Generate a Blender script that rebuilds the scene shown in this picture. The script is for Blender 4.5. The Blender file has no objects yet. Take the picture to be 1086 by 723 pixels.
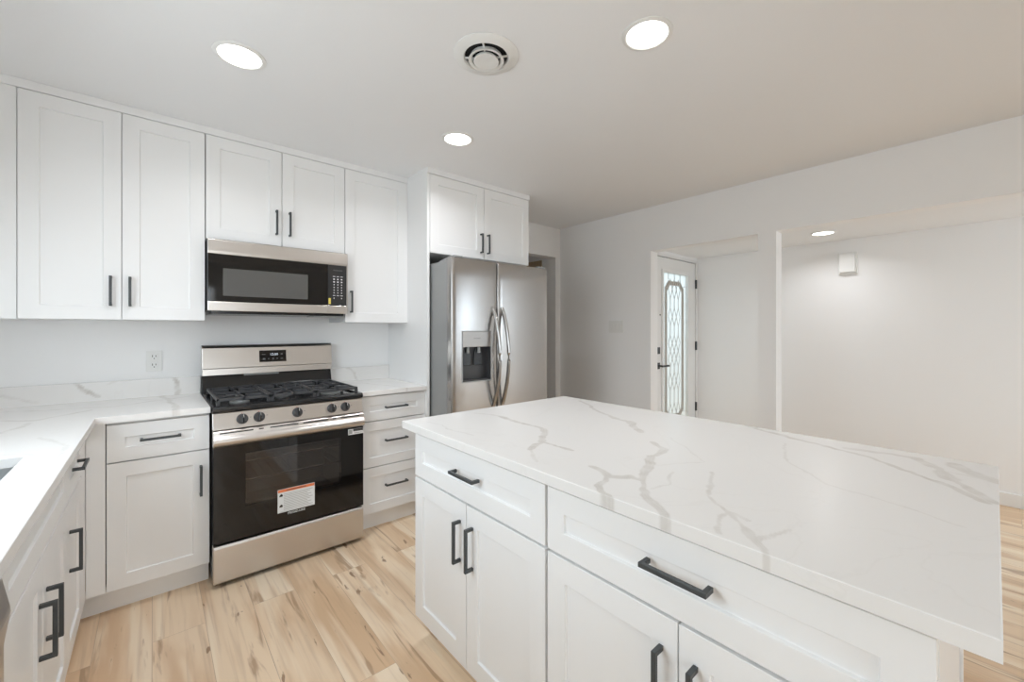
import bpy, bmesh, math, random
from mathutils import Vector, Matrix, noise
random.seed(7)
S = bpy.context.scene
COL = S.collection
PI = math.pi

# ------------------------------------------------------------------ camera
cam = bpy.data.objects.new('camera', bpy.data.cameras.new('camera'))
COL.objects.link(cam)
cam.location = (-0.2205, -3.2687, 1.3066)
cam.rotation_euler = (PI / 2, 0, math.radians(-41.24))
cam.data.sensor_width = 36
cam.data.lens = 442.2 / 1086 * 36
cam.data.shift_x = -7.45 / 1086
cam.data.shift_y = -12.06 / 1086
cam.data.clip_start = 0.02
S.camera = cam

# ------------------------------------------------------------------ light and exposure
S.view_settings.view_transform = 'Standard'
S.view_settings.look = 'None'
S.view_settings.gamma = 1
S.view_settings.use_curve_mapping = False
S.view_settings.exposure = -0.03
S.cycles.use_denoising = True
S.cycles.max_bounces = 10
S.cycles.diffuse_bounces = 7
S.cycles.glossy_bounces = 5
S.cycles.transmission_bounces = 6
S.cycles.sample_clamp_indirect = 6
S.cycles.caustics_reflective = False
S.cycles.caustics_refractive = False
W = bpy.data.worlds.new('world')
S.world = W
W.use_nodes = True
wn = W.node_tree
bg = wn.nodes['Background']
tc = wn.nodes.new('ShaderNodeTexCoord')
sx = wn.nodes.new('ShaderNodeSeparateXYZ')
rp = wn.nodes.new('ShaderNodeValToRGB')
rp.color_ramp.elements[0].position = 0.46
rp.color_ramp.elements[0].color = (0.27, 0.29, 0.30, 1)      # ground outside
rp.color_ramp.elements[1].position = 0.56
rp.color_ramp.elements[1].color = (0.79, 0.95, 1.09, 1)       # overcast sky
mr = wn.nodes.new('ShaderNodeMapRange')
mr.inputs['From Min'].default_value = -1
wn.links.new(tc.outputs['Generated'], sx.inputs[0])
wn.links.new(sx.outputs['Z'], mr.inputs['Value'])
wn.links.new(mr.outputs[0], rp.inputs[0])
wn.links.new(rp.outputs[0], bg.inputs[0])
SKY = 2.5
bg.inputs[1].default_value = SKY


def area(name, loc, rot, sx, sy, power, col):
    l = bpy.data.lights.new(name, 'AREA')
    l.shape = 'RECTANGLE'
    l.size, l.size_y, l.energy, l.color = sx, sy, power, col
    o = bpy.data.objects.new(name, l)
    o.location, o.rotation_euler = loc, rot
    COL.objects.link(o)
    return o


# daylight entering by the sink window, plus fill added at unseen, assumed rear openings
TILT = math.radians(28)      # sky light falls downwards through a window
PW = dict(sink=19, rear_fill=26, hall_fill=29, lamp=4.6, hall=3.0)
area('sink_window_daylight', (-1.045, -1.90, 1.56), (0, -PI / 2 + TILT, 0), 1.0, 1.15, PW['sink'], (0.85, 0.95, 1.02))
area('rear_fill_daylight', (-0.20, -6.1, 1.08), (PI / 2 - TILT, 0, 0), 1.4, 2.0, PW['rear_fill'], (0.92, 0.98, 1.02))
area('hall_fill_daylight', (3.95, -6.1, 1.3), (PI / 2 - TILT, 0, 0), 1.0, 1.6, PW['hall_fill'], (0.84, 0.97, 1.10))
LAMP_COL = (0.94, 0.96, 1.0)


# ------------------------------------------------------------------ materials
def new_mat(name, col, rough=0.5, metal=0.0, **kw):
    m = bpy.data.materials.new(name)
    m.use_nodes = True
    p = m.node_tree.nodes['Principled BSDF']
    p.inputs['Base Color'].default_value = (*col, 1)
    p.inputs['Roughness'].default_value = rough
    p.inputs['Metallic'].default_value = metal
    for k, v in kw.items():
        p.inputs[k.replace('_', ' ')].default_value = v
    return m


def N(m, typ, **kw):
    n = m.node_tree.nodes.new(typ)
    for k, v in kw.items():
        setattr(n, k, v)
    return n


def L(m, a, b):
    m.node_tree.links.new(a, b)


def coords(m, scale=(1, 1, 1)):
    t = N(m, 'ShaderNodeNewGeometry')
    mp = N(m, 'ShaderNodeMapping')
    mp.inputs['Scale'].default_value = scale
    L(m, t.outputs['Position'], mp.inputs['Vector'])
    return mp.outputs[0]


def bump(m, scale, strength, dist=0.002, stretch=(1, 1, 1), detail=3):
    n = N(m, 'ShaderNodeTexNoise')
    n.inputs['Scale'].default_value = scale
    n.inputs['Detail'].default_value = detail
    L(m, coords(m, stretch), n.inputs['Vector'])
    b = N(m, 'ShaderNodeBump')
    b.inputs['Strength'].default_value = strength
    b.inputs['Distance'].default_value = dist
    L(m, n.outputs[0], b.inputs['Height'])
    L(m, b.outputs[0], m.node_tree.nodes['Principled BSDF'].inputs['Normal'])


M = {}
M['wall'] = new_mat('wall_paint', (0.868, 0.866, 0.862), 0.6)
bump(M['wall'], 90, 0.12)
M['ceiling'] = new_mat('ceiling_paint', (0.85, 0.855, 0.86), 0.75)
bump(M['ceiling'], 70, 0.15)
M['trim'] = new_mat('trim_paint', (0.80, 0.80, 0.79), 0.4)
M['cab'] = new_mat('cabinet_paint', (0.84, 0.84, 0.835), 0.36)
M['plastic'] = new_mat('white_plastic', (0.80, 0.80, 0.78), 0.35)
M['handle'] = new_mat('dark_bronze', (0.058, 0.064, 0.067), 0.40, 0.15)
M['black'] = new_mat('black_enamel', (0.012, 0.012, 0.013), 0.16)
M['iron'] = new_mat('cast_iron', (0.045, 0.046, 0.05), 0.42)
bump(M['iron'], 300, 0.2, 0.001)
M['darkgrey'] = new_mat('dark_grey_plastic', (0.05, 0.05, 0.052), 0.35)
M['keypad'] = new_mat('keypad_black', (0.022, 0.022, 0.023), 0.3)
M['hole'] = new_mat('dark_void', (0.01, 0.01, 0.01), 0.8)
M['glassblack'] = new_mat('black_glass', (0.006, 0.0055, 0.0055), 0.05, IOR=1.5)
M['mwwindow'] = new_mat('microwave_screen', (0.10, 0.098, 0.094), 0.12)
M['grey_side'] = new_mat('grey_side_paint', (0.34, 0.345, 0.34), 0.4, 0.3)
M['chrome'] = new_mat('chrome', (0.75, 0.75, 0.75), 0.12, 1.0)
M['red'] = new_mat('red_print', (0.6, 0.12, 0.06), 0.5)
M['white_print'] = new_mat('white_print', (0.75, 0.75, 0.75), 0.5)
M['grey_print'] = new_mat('grey_print', (0.16, 0.16, 0.16), 0.5)
M['dim_print'] = new_mat('dim_print', (0.07, 0.07, 0.072), 0.5)
M['paper'] = new_mat('label_paper', (0.72, 0.74, 0.74), 0.6)
M['orange'] = new_mat('orange_print', (0.75, 0.19, 0.06), 0.6)
M['yellow'] = new_mat('yellow_sticker', (0.75, 0.6, 0.12), 0.5)
M['lead'] = new_mat('lead_came', (0.6, 0.59, 0.57), 0.5, 0.0)
M['bevelband'] = new_mat('taupe_glass', (0.42, 0.40, 0.36), 0.25)
M['dim_wall'] = new_mat('dim_wall_stucco', (0.55, 0.54, 0.52), 0.8)
M['tan'] = new_mat('tan_paint', (0.42, 0.31, 0.2), 0.6)
M['cavity'] = new_mat('oven_enamel', (0.62, 0.58, 0.57), 0.4)


def steel(name, col, rough, brush):
    m = new_mat(name, col, rough, 1.0)
    p = m.node_tree.nodes['Principled BSDF']
    n = N(m, 'ShaderNodeTexNoise')
    n.inputs['Scale'].default_value = 1.0
    n.inputs['Detail'].default_value = 2
    L(m, coords(m, brush), n.inputs['Vector'])
    r = N(m, 'ShaderNodeMapRange')
    r.inputs['To Min'].default_value = rough - 0.015
    r.inputs['To Max'].default_value = rough + 0.015
    L(m, n.outputs[0], r.inputs['Value'])
    L(m, r.outputs[0], p.inputs['Roughness'])
    b = N(m, 'ShaderNodeBump')
    b.inputs['Strength'].default_value = 0.003
    b.inputs['Distance'].default_value = 0.00004
    L(m, n.outputs[0], b.inputs['Height'])
    L(m, b.outputs[0], p.inputs['Normal'])
    return m


M['steel'] = steel('brushed_steel', (0.62, 0.585, 0.55), 0.30, (4, 4, 900))
M['fridge'] = steel('fridge_steel', (0.46, 0.445, 0.43), 0.24, (4, 4, 900))
M['darksteel'] = steel('dark_steel', (0.36, 0.34, 0.32), 0.33, (4, 4, 900))
M['sinksteel'] = steel('sink_steel', (0.55, 0.56, 0.56), 0.3, (700, 6, 6))

m = M['lamp'] = bpy.data.materials.new('lamp_diffuser')
m.use_nodes = True
m.node_tree.nodes.clear()
e = N(m, 'ShaderNodeEmission')
e.inputs[0].default_value = (1.0, 0.96, 0.92, 1)
e.inputs[1].default_value = 6.0
L(m, e.outputs[0], N(m, 'ShaderNodeOutputMaterial').inputs[0])

m = M['digits'] = bpy.data.materials.new('lit_digits')
m.use_nodes = True
p = m.node_tree.nodes['Principled BSDF']
p.inputs['Base Color'].default_value = (0.5, 0.55, 0.6, 1)
p.inputs['Emission Color'].default_value = (0.75, 0.85, 1, 1)
p.inputs['Emission Strength'].default_value = 0.6

# tinted oven window glass: dark glossy pane one can see the racks through
m = M['ovenglass'] = bpy.data.materials.new('tinted_glass')
m.use_nodes = True
nt = m.node_tree
p = nt.nodes['Principled BSDF']
p.inputs['Base Color'].default_value = (0.02, 0.02, 0.02, 1)
p.inputs['Roughness'].default_value = 0.04
p.inputs['IOR'].default_value = 2.6
tr = N(m, 'ShaderNodeBsdfTransparent')
tr.inputs[0].default_value = (0.72, 0.68, 0.67, 1)
mx = N(m, 'ShaderNodeMixShader')
mx.inputs[0].default_value = 0.7
L(m, p.outputs[0], mx.inputs[1])
L(m, tr.outputs[0], mx.inputs[2])
L(m, mx.outputs[0], nt.nodes['Material Output'].inputs[0])

# frosted / textured entry-door glass, clear window glass
m = M['doorglass'] = bpy.data.materials.new('textured_glass')
m.use_nodes = True
nt = m.node_tree
p = nt.nodes['Principled BSDF']
p.inputs['Base Color'].default_value = (0.75, 0.77, 0.75, 1)
p.inputs['Roughness'].default_value = 0.15
tl = N(m, 'ShaderNodeBsdfTranslucent')
tl.inputs[0].default_value = (0.9, 0.9, 0.87, 1)
tr = N(m, 'ShaderNodeBsdfTransparent')
tr.inputs[0].default_value = (0.93, 0.94, 0.92, 1)
m1 = N(m, 'ShaderNodeMixShader')
m1.inputs[0].default_value = 0.35
L(m, tl.outputs[0], m1.inputs[1])
L(m, tr.outputs[0], m1.inputs[2])
mx = N(m, 'ShaderNodeMixShader')
mx.inputs[0].default_value = 0.88
L(m, p.outputs[0], mx.inputs[1])
L(m, m1.outputs[0], mx.inputs[2])
L(m, mx.outputs[0], nt.nodes['Material Output'].inputs[0])
m = M['clearglass'] = bpy.data.materials.new('clear_glass')
m.use_nodes = True
nt = m.node_tree
p = nt.nodes['Principled BSDF']
p.inputs['Base Color'].default_value = (0.9, 0.95, 0.95, 1)
p.inputs['Roughness'].default_value = 0.02
tr = N(m, 'ShaderNodeBsdfTransparent')
mx = N(m, 'ShaderNodeMixShader')
mx.inputs[0].default_value = 0.93
L(m, p.outputs[0], mx.inputs[1])
L(m, tr.outputs[0], mx.inputs[2])
L(m, mx.outputs[0], nt.nodes['Material Output'].inputs[0])


def quartz():
    m = new_mat('white_quartz', (0.8, 0.8, 0.79), 0.26)
    p = m.node_tree.nodes['Principled BSDF']
    at = N(m, 'ShaderNodeAttribute', attribute_name='vein')
    c = coords(m)
    # faint clouding of the stone
    n1 = N(m, 'ShaderNodeTexNoise')
    n1.inputs['Scale'].default_value = 2.2
    n1.inputs['Detail'].default_value = 5
    n1.inputs['Distortion'].default_value = 1.2
    L(m, c, n1.inputs['Vector'])
    r1 = N(m, 'ShaderNodeMapRange')
    r1.inputs['From Min'].default_value = 0.48
    r1.inputs['From Max'].default_value = 0.5
    L(m, n1.outputs[0], r1.inputs['Value'])
    # hairline veins where a noise crosses its middle value
    n2 = N(m, 'ShaderNodeTexNoise')
    n2.inputs['Scale'].default_value = 1.6
    n2.inputs['Detail'].default_value = 6
    n2.inputs['Distortion'].default_value = 0.8
    L(m, c, n2.inputs['Vector'])
    a = N(m, 'ShaderNodeMath', operation='SUBTRACT')
    a.inputs[1].default_value = 0.52
    L(m, n2.outputs[0], a.inputs[0])
    b = N(m, 'ShaderNodeMath', operation='ABSOLUTE')
    L(m, a.outputs[0], b.inputs[0])
    r2 = N(m, 'ShaderNodeMapRange')
    r2.inputs['From Min'].default_value = 0.0
    r2.inputs['From Max'].default_value = 0.006
    r2.inputs['To Min'].default_value = 0.05
    r2.inputs['To Max'].default_value = 0.0
    L(m, b.outputs[0], r2.inputs['Value'])
    ad = N(m, 'ShaderNodeMath', operation='ADD', use_clamp=True)
    L(m, at.outputs['Fac'], ad.inputs[0])
    L(m, r2.outputs[0], ad.inputs[1])
    mix = N(m, 'ShaderNodeMix', data_type='RGBA')
    mix.inputs[6].default_value = (0.80, 0.785, 0.765, 1)
    mix.inputs[7].default_value = (0.43, 0.385, 0.335, 1)
    L(m, ad.outputs[0], mix.inputs[0])
    L(m, mix.outputs[2], p.inputs['Base Color'])
    return m


M['quartz'] = quartz()


def floor_mat():
    """light maple-look vinyl planks, 0.2 m wide, running along Y"""
    m = new_mat('maple_planks', (0.7, 0.5, 0.35), 0.36)
    p = m.node_tree.nodes['Principled BSDF']
    g = N(m, 'ShaderNodeNewGeometry')
    mp = N(m, 'ShaderNodeMapping')
    mp.inputs['Rotation'].default_value = (0, 0, PI / 2)
    mp.inputs['Location'].default_value = (0.27, 0.045, 0)
    L(m, g.outputs['Position'], mp.inputs['Vector'])
    br = N(m, 'ShaderNodeTexBrick')
    br.offset = 0.37
    br.offset_frequency = 2
    br.inputs['Color1'].default_value = (0, 0, 0, 1)
    br.inputs['Color2'].default_value = (1, 1, 1, 1)
    br.inputs['Mortar'].default_value = (0.5, 0.5, 0.5, 1)
    br.inputs['Scale'].default_value = 1.0
    br.inputs['Mortar Size'].default_value = 0.0009
    br.inputs['Mortar Smooth'].default_value = 0.1
    br.inputs['Brick Width'].default_value = 1.22
    br.inputs['Row Height'].default_value = 0.18
    L(m, mp.outputs[0], br.inputs['Vector'])
    off = N(m, 'ShaderNodeMath', operation='MULTIPLY')
    off.inputs[1].default_value = 37.0
    L(m, br.outputs['Color'], off.inputs[0])

    def grain(scale, sx, sy, detail, dist, ramp):
        v = N(m, 'ShaderNodeMapping')
        v.inputs['Scale'].default_value = (sx, sy, 1)
        L(m, g.outputs['Position'], v.inputs['Vector'])
        n = N(m, 'ShaderNodeTexNoise', noise_dimensions='4D')
        n.inputs['Scale'].default_value = scale
        n.inputs['Detail'].default_value = detail
        n.inputs['Distortion'].default_value = dist
        L(m, v.outputs[0], n.inputs['Vector'])
        L(m, off.outputs[0], n.inputs['W'])
        r = N(m, 'ShaderNodeMapRange', interpolation_type='SMOOTHSTEP')
        r.inputs['From Min'].default_value = ramp[0]
        r.inputs['From Max'].default_value = ramp[1]
        L(m, n.outputs[0], r.inputs['Value'])
        return r.outputs[0]

    def mix(fac, a, b, k=1.0):
        x = N(m, 'ShaderNodeMix', data_type='RGBA')
        if k != 1.0:
            mm = N(m, 'ShaderNodeMath', operation='MULTIPLY')
            mm.inputs[1].default_value = k
            L(m, fac, mm.inputs[0])
            fac = mm.outputs[0]
        L(m, fac, x.inputs[0])
        for i, c in ((6, a), (7, b)):
            if isinstance(c, tuple):
                x.inputs[i].default_value = (*c, 1)
            else:
                L(m, c, x.inputs[i])
        return x.outputs[2]
    base = mix(br.outputs['Color'], (0.88, 0.70, 0.505), (0.77, 0.56, 0.37))
    base = mix(grain(1.0, 6, 0.9, 4, 0.6, (0.45, 0.60)), base, (0.67, 0.45, 0.27), 0.8)      # broad heartwood
    base = mix(grain(1.0, 9, 0.8, 3, 0.4, (0.52, 0.62)), base, (0.94, 0.80, 0.62), 0.75)     # pale sapwood
    base = mix(grain(1.0, 13, 1.1, 5, 1.6, (0.58, 0.66)), base, (0.40, 0.245, 0.14), 0.75)   # brown streaks
    base = mix(grain(1.0, 45, 1.6, 6, 0.6, (0.48, 0.75)), base, (0.48, 0.32, 0.20), 0.45)    # fine grain
    base = mix(grain(1.0, 24, 4.5, 3, 1.2, (0.67, 0.72)), base, (0.26, 0.14, 0.075), 0.8)    # knots
    base = mix(br.outputs['Fac'], base, (0.42, 0.29, 0.19), 0.7)
    L(m, base, p.inputs['Base Color'])
    b = N(m, 'ShaderNodeBump')
    b.inputs['Strength'].default_value = 0.25
    b.inputs['Distance'].default_value = 0.001
    b.invert = True
    L(m, br.outputs['Fac'], b.inputs['Height'])
    L(m, b.outputs[0], p.inputs['Normal'])
    return m


M['floor'] = floor_mat()


# ------------------------------------------------------------------ mesh helpers (verts in world coordinates)
def root_of(o):
    while o.parent:
        o = o.parent
    return o


class MB:
    def __init__(self):
        self.bm = bmesh.new()

    def box(self, x0, x1, y0, y1, z0, z1):
        x0, x1 = sorted((x0, x1)); y0, y1 = sorted((y0, y1)); z0, z1 = sorted((z0, z1))
        v = [self.bm.verts.new(c) for c in ((x0, y0, z0), (x1, y0, z0), (x1, y1, z0), (x0, y1, z0),
                                            (x0, y0, z1), (x1, y0, z1), (x1, y1, z1), (x0, y1, z1))]
        for f in ((3, 2, 1, 0), (4, 5, 6, 7), (0, 1, 5, 4), (1, 2, 6, 5), (2, 3, 7, 6), (3, 0, 4, 7)):
            self.bm.faces.new([v[i] for i in f])
        return self

    def prism(self, pts, O, A, B, D, d):
        """polygon pts (a, b) in the plane O + a*A + b*B, extruded by d along D"""
        O, A, B, D = Vector(O), Vector(A), Vector(B), Vector(D)
        lo = [self.bm.verts.new(O + A * a + B * b) for a, b in pts]
        hi = [self.bm.verts.new(O + A * a + B * b + D * d) for a, b in pts]
        n = len(pts)
        self.bm.faces.new(lo[::-1])
        self.bm.faces.new(hi)
        for i in range(n):
            self.bm.faces.new((lo[i], lo[(i + 1) % n], hi[(i + 1) % n], hi[i]))
        return self

    def ring(self, outer, inner, O, A, B, D, d):
        """frame between two polygons of equal count, extruded"""
        O, A, B, D = Vector(O), Vector(A), Vector(B), Vector(D)
        n = len(outer)
        mk = lambda pts, k: [self.bm.verts.new(O + A * a + B * b + D * k) for a, b in pts]
        a0, b0, a1, b1 = mk(outer, 0), mk(inner, 0), mk(outer, d), mk(inner, d)
        for i in range(n):
            j = (i + 1) % n
            self.bm.faces.new((a1[i], a1[j], b1[j], b1[i]))
            self.bm.faces.new((a0[j], a0[i], b0[i], b0[j]))
            self.bm.faces.new((a0[i], a0[j], a1[j], a1[i]))
            self.bm.faces.new((b0[j], b0[i], b1[i], b1[j]))
        return self

    def tube(self, pts, r, seg=10, r2=None):
        """round (or flattened: r along the first normal, r2 along the second) tube through points"""
        pts = [Vector(p) for p in pts]
        rings = []
        ref = Vector((0, 0, 1))
        t0 = (pts[1] - pts[0]).normalized()
        if abs(t0.dot(ref)) > 0.9:
            ref = Vector((1, 0, 0))
        for i, p in enumerate(pts):
            t = (pts[min(i + 1, len(pts) - 1)] - pts[max(i - 1, 0)]).normalized()
            a = ref - t * ref.dot(t)
            a.normalize()
            b = t.cross(a)
            rings.append([self.bm.verts.new(p + a * math.cos(2 * PI * k / seg) * r + b * math.sin(2 * PI * k / seg) * (r2 or r))
                          for k in range(seg)])
        for q in range(len(rings) - 1):
            for k in range(seg):
                j = (k + 1) % seg
                self.bm.faces.new((rings[q][k], rings[q][j], rings[q + 1][j], rings[q + 1][k]))
        self.bm.faces.new(rings[0][::-1])
        self.bm.faces.new(rings[-1])
        return self

    def lathe(self, prof, O, axis=(0, 0, 1), seg=40, closed=False):
        """profile (r, h) swept round the axis through O"""
        O, ax = Vector(O), Vector(axis).normalized()
        u = ax.orthogonal().normalized()
        w = ax.cross(u)
        rings = []
        for r, h in prof:
            if r < 1e-6:
                rings.append([self.bm.verts.new(O + ax * h)])
            else:
                rings.append([self.bm.verts.new(O + ax * h + (u * math.cos(2 * PI * k / seg) + w * math.sin(2 * PI * k / seg)) * r)
                              for k in range(seg)])
        pairs = list(zip(rings, rings[1:]))
        if closed:
            pairs.append((rings[-1], rings[0]))
        for a, b in pairs:
            for k in range(seg):
                j = (k + 1) % seg
                if len(a) == 1 and len(b) == 1:
                    continue
                if len(a) == 1:
                    self.bm.faces.new((a[0], b[j], b[k]))
                elif len(b) == 1:
                    self.bm.faces.new((a[k], a[j], b[0]))
                else:
                    self.bm.faces.new((a[k], a[j], b[j], b[k]))
        return self

    def done(self, name, mat, parent=None, bevel=0.0, smooth=False, seg=2, recalc=True):
        bm = self.bm
        if recalc:
            bmesh.ops.recalc_face_normals(bm, faces=bm.faces[:])
        off = root_of(parent).location if parent else Vector((0, 0, 0))
        if parent is None:                      # origin at the middle of the base
            xs = [v.co for v in bm.verts]
            lo = Vector([min(v[i] for v in xs) for i in range(3)])
            hi = Vector([max(v[i] for v in xs) for i in range(3)])
            loc = Vector(((lo.x + hi.x) / 2, (lo.y + hi.y) / 2, lo.z))
            off = loc
        for v in bm.verts:
            v.co -= off
        me = bpy.data.meshes.new(name)
        bm.to_mesh(me)
        bm.free()
        o = bpy.data.objects.new(name, me)
        COL.objects.link(o)
        me.materials.append(M[mat] if isinstance(mat, str) else mat)
        if parent:
            o.parent = parent
        else:
            o.location = loc
        if smooth:
            for pl in me.polygons:
                pl.use_smooth = True
            md = o.modifiers.new('edge', 'EDGE_SPLIT')
            md.split_angle = math.radians(40)
        if bevel:
            md = o.modifiers.new('bevel', 'BEVEL')
            md.width = bevel
            md.segments = seg
            md.limit_method = 'ANGLE'
            md.angle_limit = math.radians(40)
        return o


def tag(o, label, cat, group=None):
    o['label'] = label
    o['category'] = cat
    if group:
        o['group'] = group
    return o


def thing(name, loc, label, cat, group=None):
    o = bpy.data.objects.new(name, None)
    o.empty_display_size = 0.1
    COL.objects.link(o)
    o.location = loc
    return tag(o, label, cat, group)


def struct(o):
    o['kind'] = 'structure'
    return o


def text(name, body, size, O, U, V, mat, parent, align='CENTER'):
    """lettering standing on U/V axes, 0.4 mm thick"""
    c = bpy.data.curves.new(name, 'FONT')
    c.body, c.size, c.align_x, c.extrude, c.resolution_u = body, size, align, 0.0003, 2
    t = bpy.data.objects.new(name + '_curve', c)
    COL.objects.link(t)
    bpy.context.view_layer.update()
    me = bpy.data.meshes.new_from_object(t.evaluated_get(bpy.context.evaluated_depsgraph_get()))
    bpy.data.objects.remove(t)
    U, V = Vector(U), Vector(V)
    Nn = U.cross(V)
    O = Vector(O) - root_of(parent).location
    for v in me.vertices:
        x, y, z = v.co
        v.co = O + U * x + V * y + Nn * z
    me.name = name
    me.materials.clear()
    me.materials.append(M[mat])
    o = bpy.data.objects.new(name, me)
    COL.objects.link(o)
    o.parent = parent
    return o


X, Y, Z = Vector((1, 0, 0)), Vector((0, 1, 0)), Vector((0, 0, 1))
SOUTH = dict(U=X, N=-Y)          # faces the camera side of the cooking wall
EAST = dict(U=Y, N=X)            # sink run, faces the island
WEST = dict(U=-Y, N=-X)          # island, faces the sink run


def P(fr, plane, u, z, n=0.0):
    """point on a cabinet face: u along the face's own world axis value, z up, n outwards"""
    if fr is SOUTH:
        return Vector((u, plane - n, z))
    if fr is EAST:
        return Vector((plane + n, u, z))
    return Vector((plane - n, u, z))


def shaker(name, parent, fr, plane, u0, u1, z0, z1, stile=0.066, t=0.021, rec=0.008):
    """five-piece door or drawer front; its outer face lies in 'plane'"""
    bm = bmesh.new()
    q = lambda u, z, n: bm.verts.new(P(fr, plane, u, z, n))
    rect = lambda a, n: [q(u0 + a, z0 + a, n), q(u1 - a, z0 + a, n), q(u1 - a, z1 - a, n), q(u0 + a, z1 - a, n)]
    A, B, C, D = rect(0, 0), rect(stile, 0), rect(stile + 0.0015, -rec), rect(0, -t)
    for i in range(4):
        j = (i + 1) % 4
        bm.faces.new((A[i], A[j], B[j], B[i]))
        bm.faces.new((B[i], B[j], C[j], C[i]))
        bm.faces.new((D[i], D[j], A[j], A[i]))
    bm.faces.new(C)
    bm.faces.new(D[::-1])
    mb = MB()
    mb.bm = bm
    return mb.done(name, 'cab', parent, bevel=0.0014)


def pull(parent, fr, plane, u, z, vertical, length=0.150, proj=0.034, w=0.011):
    """square-section bar pull, centred at (u, z)"""
    h = length / 2
    pts = [(-h, 0), (-h, proj), (h, proj), (h, 0), (h - w, 0), (h - w, proj - 0.010), (-h + w, proj - 0.010), (-h + w, 0)]
    along = Z if vertical else (X if fr is SOUTH else Y)
    across = (X if fr is SOUTH else Y) if vertical else Z
    O = P(fr, plane, u, z) - across * (w / 2)
    return MB().prism(pts, O, along, fr['N'], across, w).done('handle', 'handle', parent, bevel=0.0012)


# ------------------------------------------------------------------ the room
CE = 2.451
HX, RX = 4.54, 3.2686
T = 0.12
struct(MB().box(-1.3, 4.8, -6.3, 1.8, -0.08, 0).done('floor', 'floor'))
struct(MB().box(-1.3, RX + T, -6.3, 1.8, CE, CE + 0.1).done('ceiling', 'ceiling'))
struct(MB().box(RX + T, HX + 0.15, -6.3, -0.85, 2.13, 2.25).done('ceiling', 'ceiling'))


def wall_holes(name, axis, plane, thick, a0, a1, z0, z1, holes, mat='wall'):
    """wall slab with rectangular holes (a0, a1, z0, z1), as one clean mesh of cells"""
    As = sorted({a0, a1, *[h[0] for h in holes], *[h[1] for h in holes]})
    Zs = sorted({z0, z1, *[h[2] for h in holes], *[h[3] for h in holes]})
    bm = bmesh.new()
    vs = {}

    def v(a, z, k):
        key = (round(a, 5), round(z, 5), k)
        if key not in vs:
            p = plane + thick * k
            vs[key] = bm.verts.new((p, a, z) if axis == 'x' else (a, p, z))
        return vs[key]
    solid = lambda i, j: 0 <= i < len(As) - 1 and 0 <= j < len(Zs) - 1 and not any(
        h[0] < (As[i] + As[i + 1]) / 2 < h[1] and h[2] < (Zs[j] + Zs[j + 1]) / 2 < h[3] for h in holes)
    for i in range(len(As) - 1):
        for j in range(len(Zs) - 1):
            if not solid(i, j):
                continue
            c = [(As[i], Zs[j]), (As[i + 1], Zs[j]), (As[i + 1], Zs[j + 1]), (As[i], Zs[j + 1])]
            bm.faces.new([v(*p, 0) for p in c])
            bm.faces.new([v(*p, 1) for p in c[::-1]])
            for (di, dj), (p, q) in zip(((0, -1), (1, 0), (0, 1), (-1, 0)), ((0, 1), (1, 2), (2, 3), (3, 0))):
                if not solid(i + di, j + dj):
                    bm.faces.new((v(*c[p], 0), v(*c[p], 1), v(*c[q], 1), v(*c[q], 0)))
    mb = MB()
    mb.bm = bm
    return struct(mb.done(name, mat))


LX = -1.055
wall_holes('wall_left', 'x', LX, -0.15, -6.15, 0.12, 0, CE, [(-2.51, -1.29, 1.04, 2.08)])
wall_holes('wall_back', 'y', 0.0, 0.12, LX - 0.15, RX + T, 0, CE, [(2.32, 3.197, 0, 2.122)])
wall_holes('wall_right', 'x', RX, T, -6.15, 0.0, 0, CE, [(-2.0715, -1.152, 0, 2.04), (-4.9, -2.195, 0, 2.042)])
wall_holes('wall_rear', 'y', -6.15, -0.15, LX - 0.15, HX + 0.15, 0, CE, [(-0.95, 0.55, 0, 2.08), (3.45, 4.45, 0.5, 2.1)])
wall_holes('wall_hall', 'x', HX, 0.15, -6.15, -0.85, 0, 2.25, [])
DY = -0.985
wall_holes('wall_entry', 'y', DY, 0.14, RX + T, HX, 0, 2.25, [(3.605, 4.505, 0, 2.072)])
# unseen wall added outside the entry door to dim its bright glass
struct(MB().box(3.35, 5.4, 0.9, 1.0, 0, 1.3).done('wall_glass_dimmer', 'dim_wall'))
# short passage behind the opening beside the refrigerator
struct(MB().box(3.197, 3.30, 0.12, 1.7, 0, 2.3).done('wall_passage', 'wall'))
struct(MB().box(1.6, 3.197, 1.7, 1.8, 0, 2.3).done('wall_passage', 'wall'))
struct(MB().box(1.5, 1.6, 0.12, 1.7, 0, 2.3).done('wall_passage', 'wall'))
struct(MB().box(1.5, 3.30, 0.12, 1.8, 2.30, 2.36).done('ceiling', 'ceiling'))


def baseboard(name, x0, x1, y0, y1):
    struct(MB().box(x0, x1, y0, y1, 0, 0.1).done(name, 'trim', bevel=0.004))


baseboard('baseboard_hall', HX - 0.014, HX - 0.0005, -6.1, DY - 0.012)
baseboard('baseboard_right', RX - 0.014, RX - 0.0005, -1.15, -0.001)
baseboard('baseboard_entry', RX + T + 0.001, 3.54, DY - 0.013, DY - 0.0005)


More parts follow.
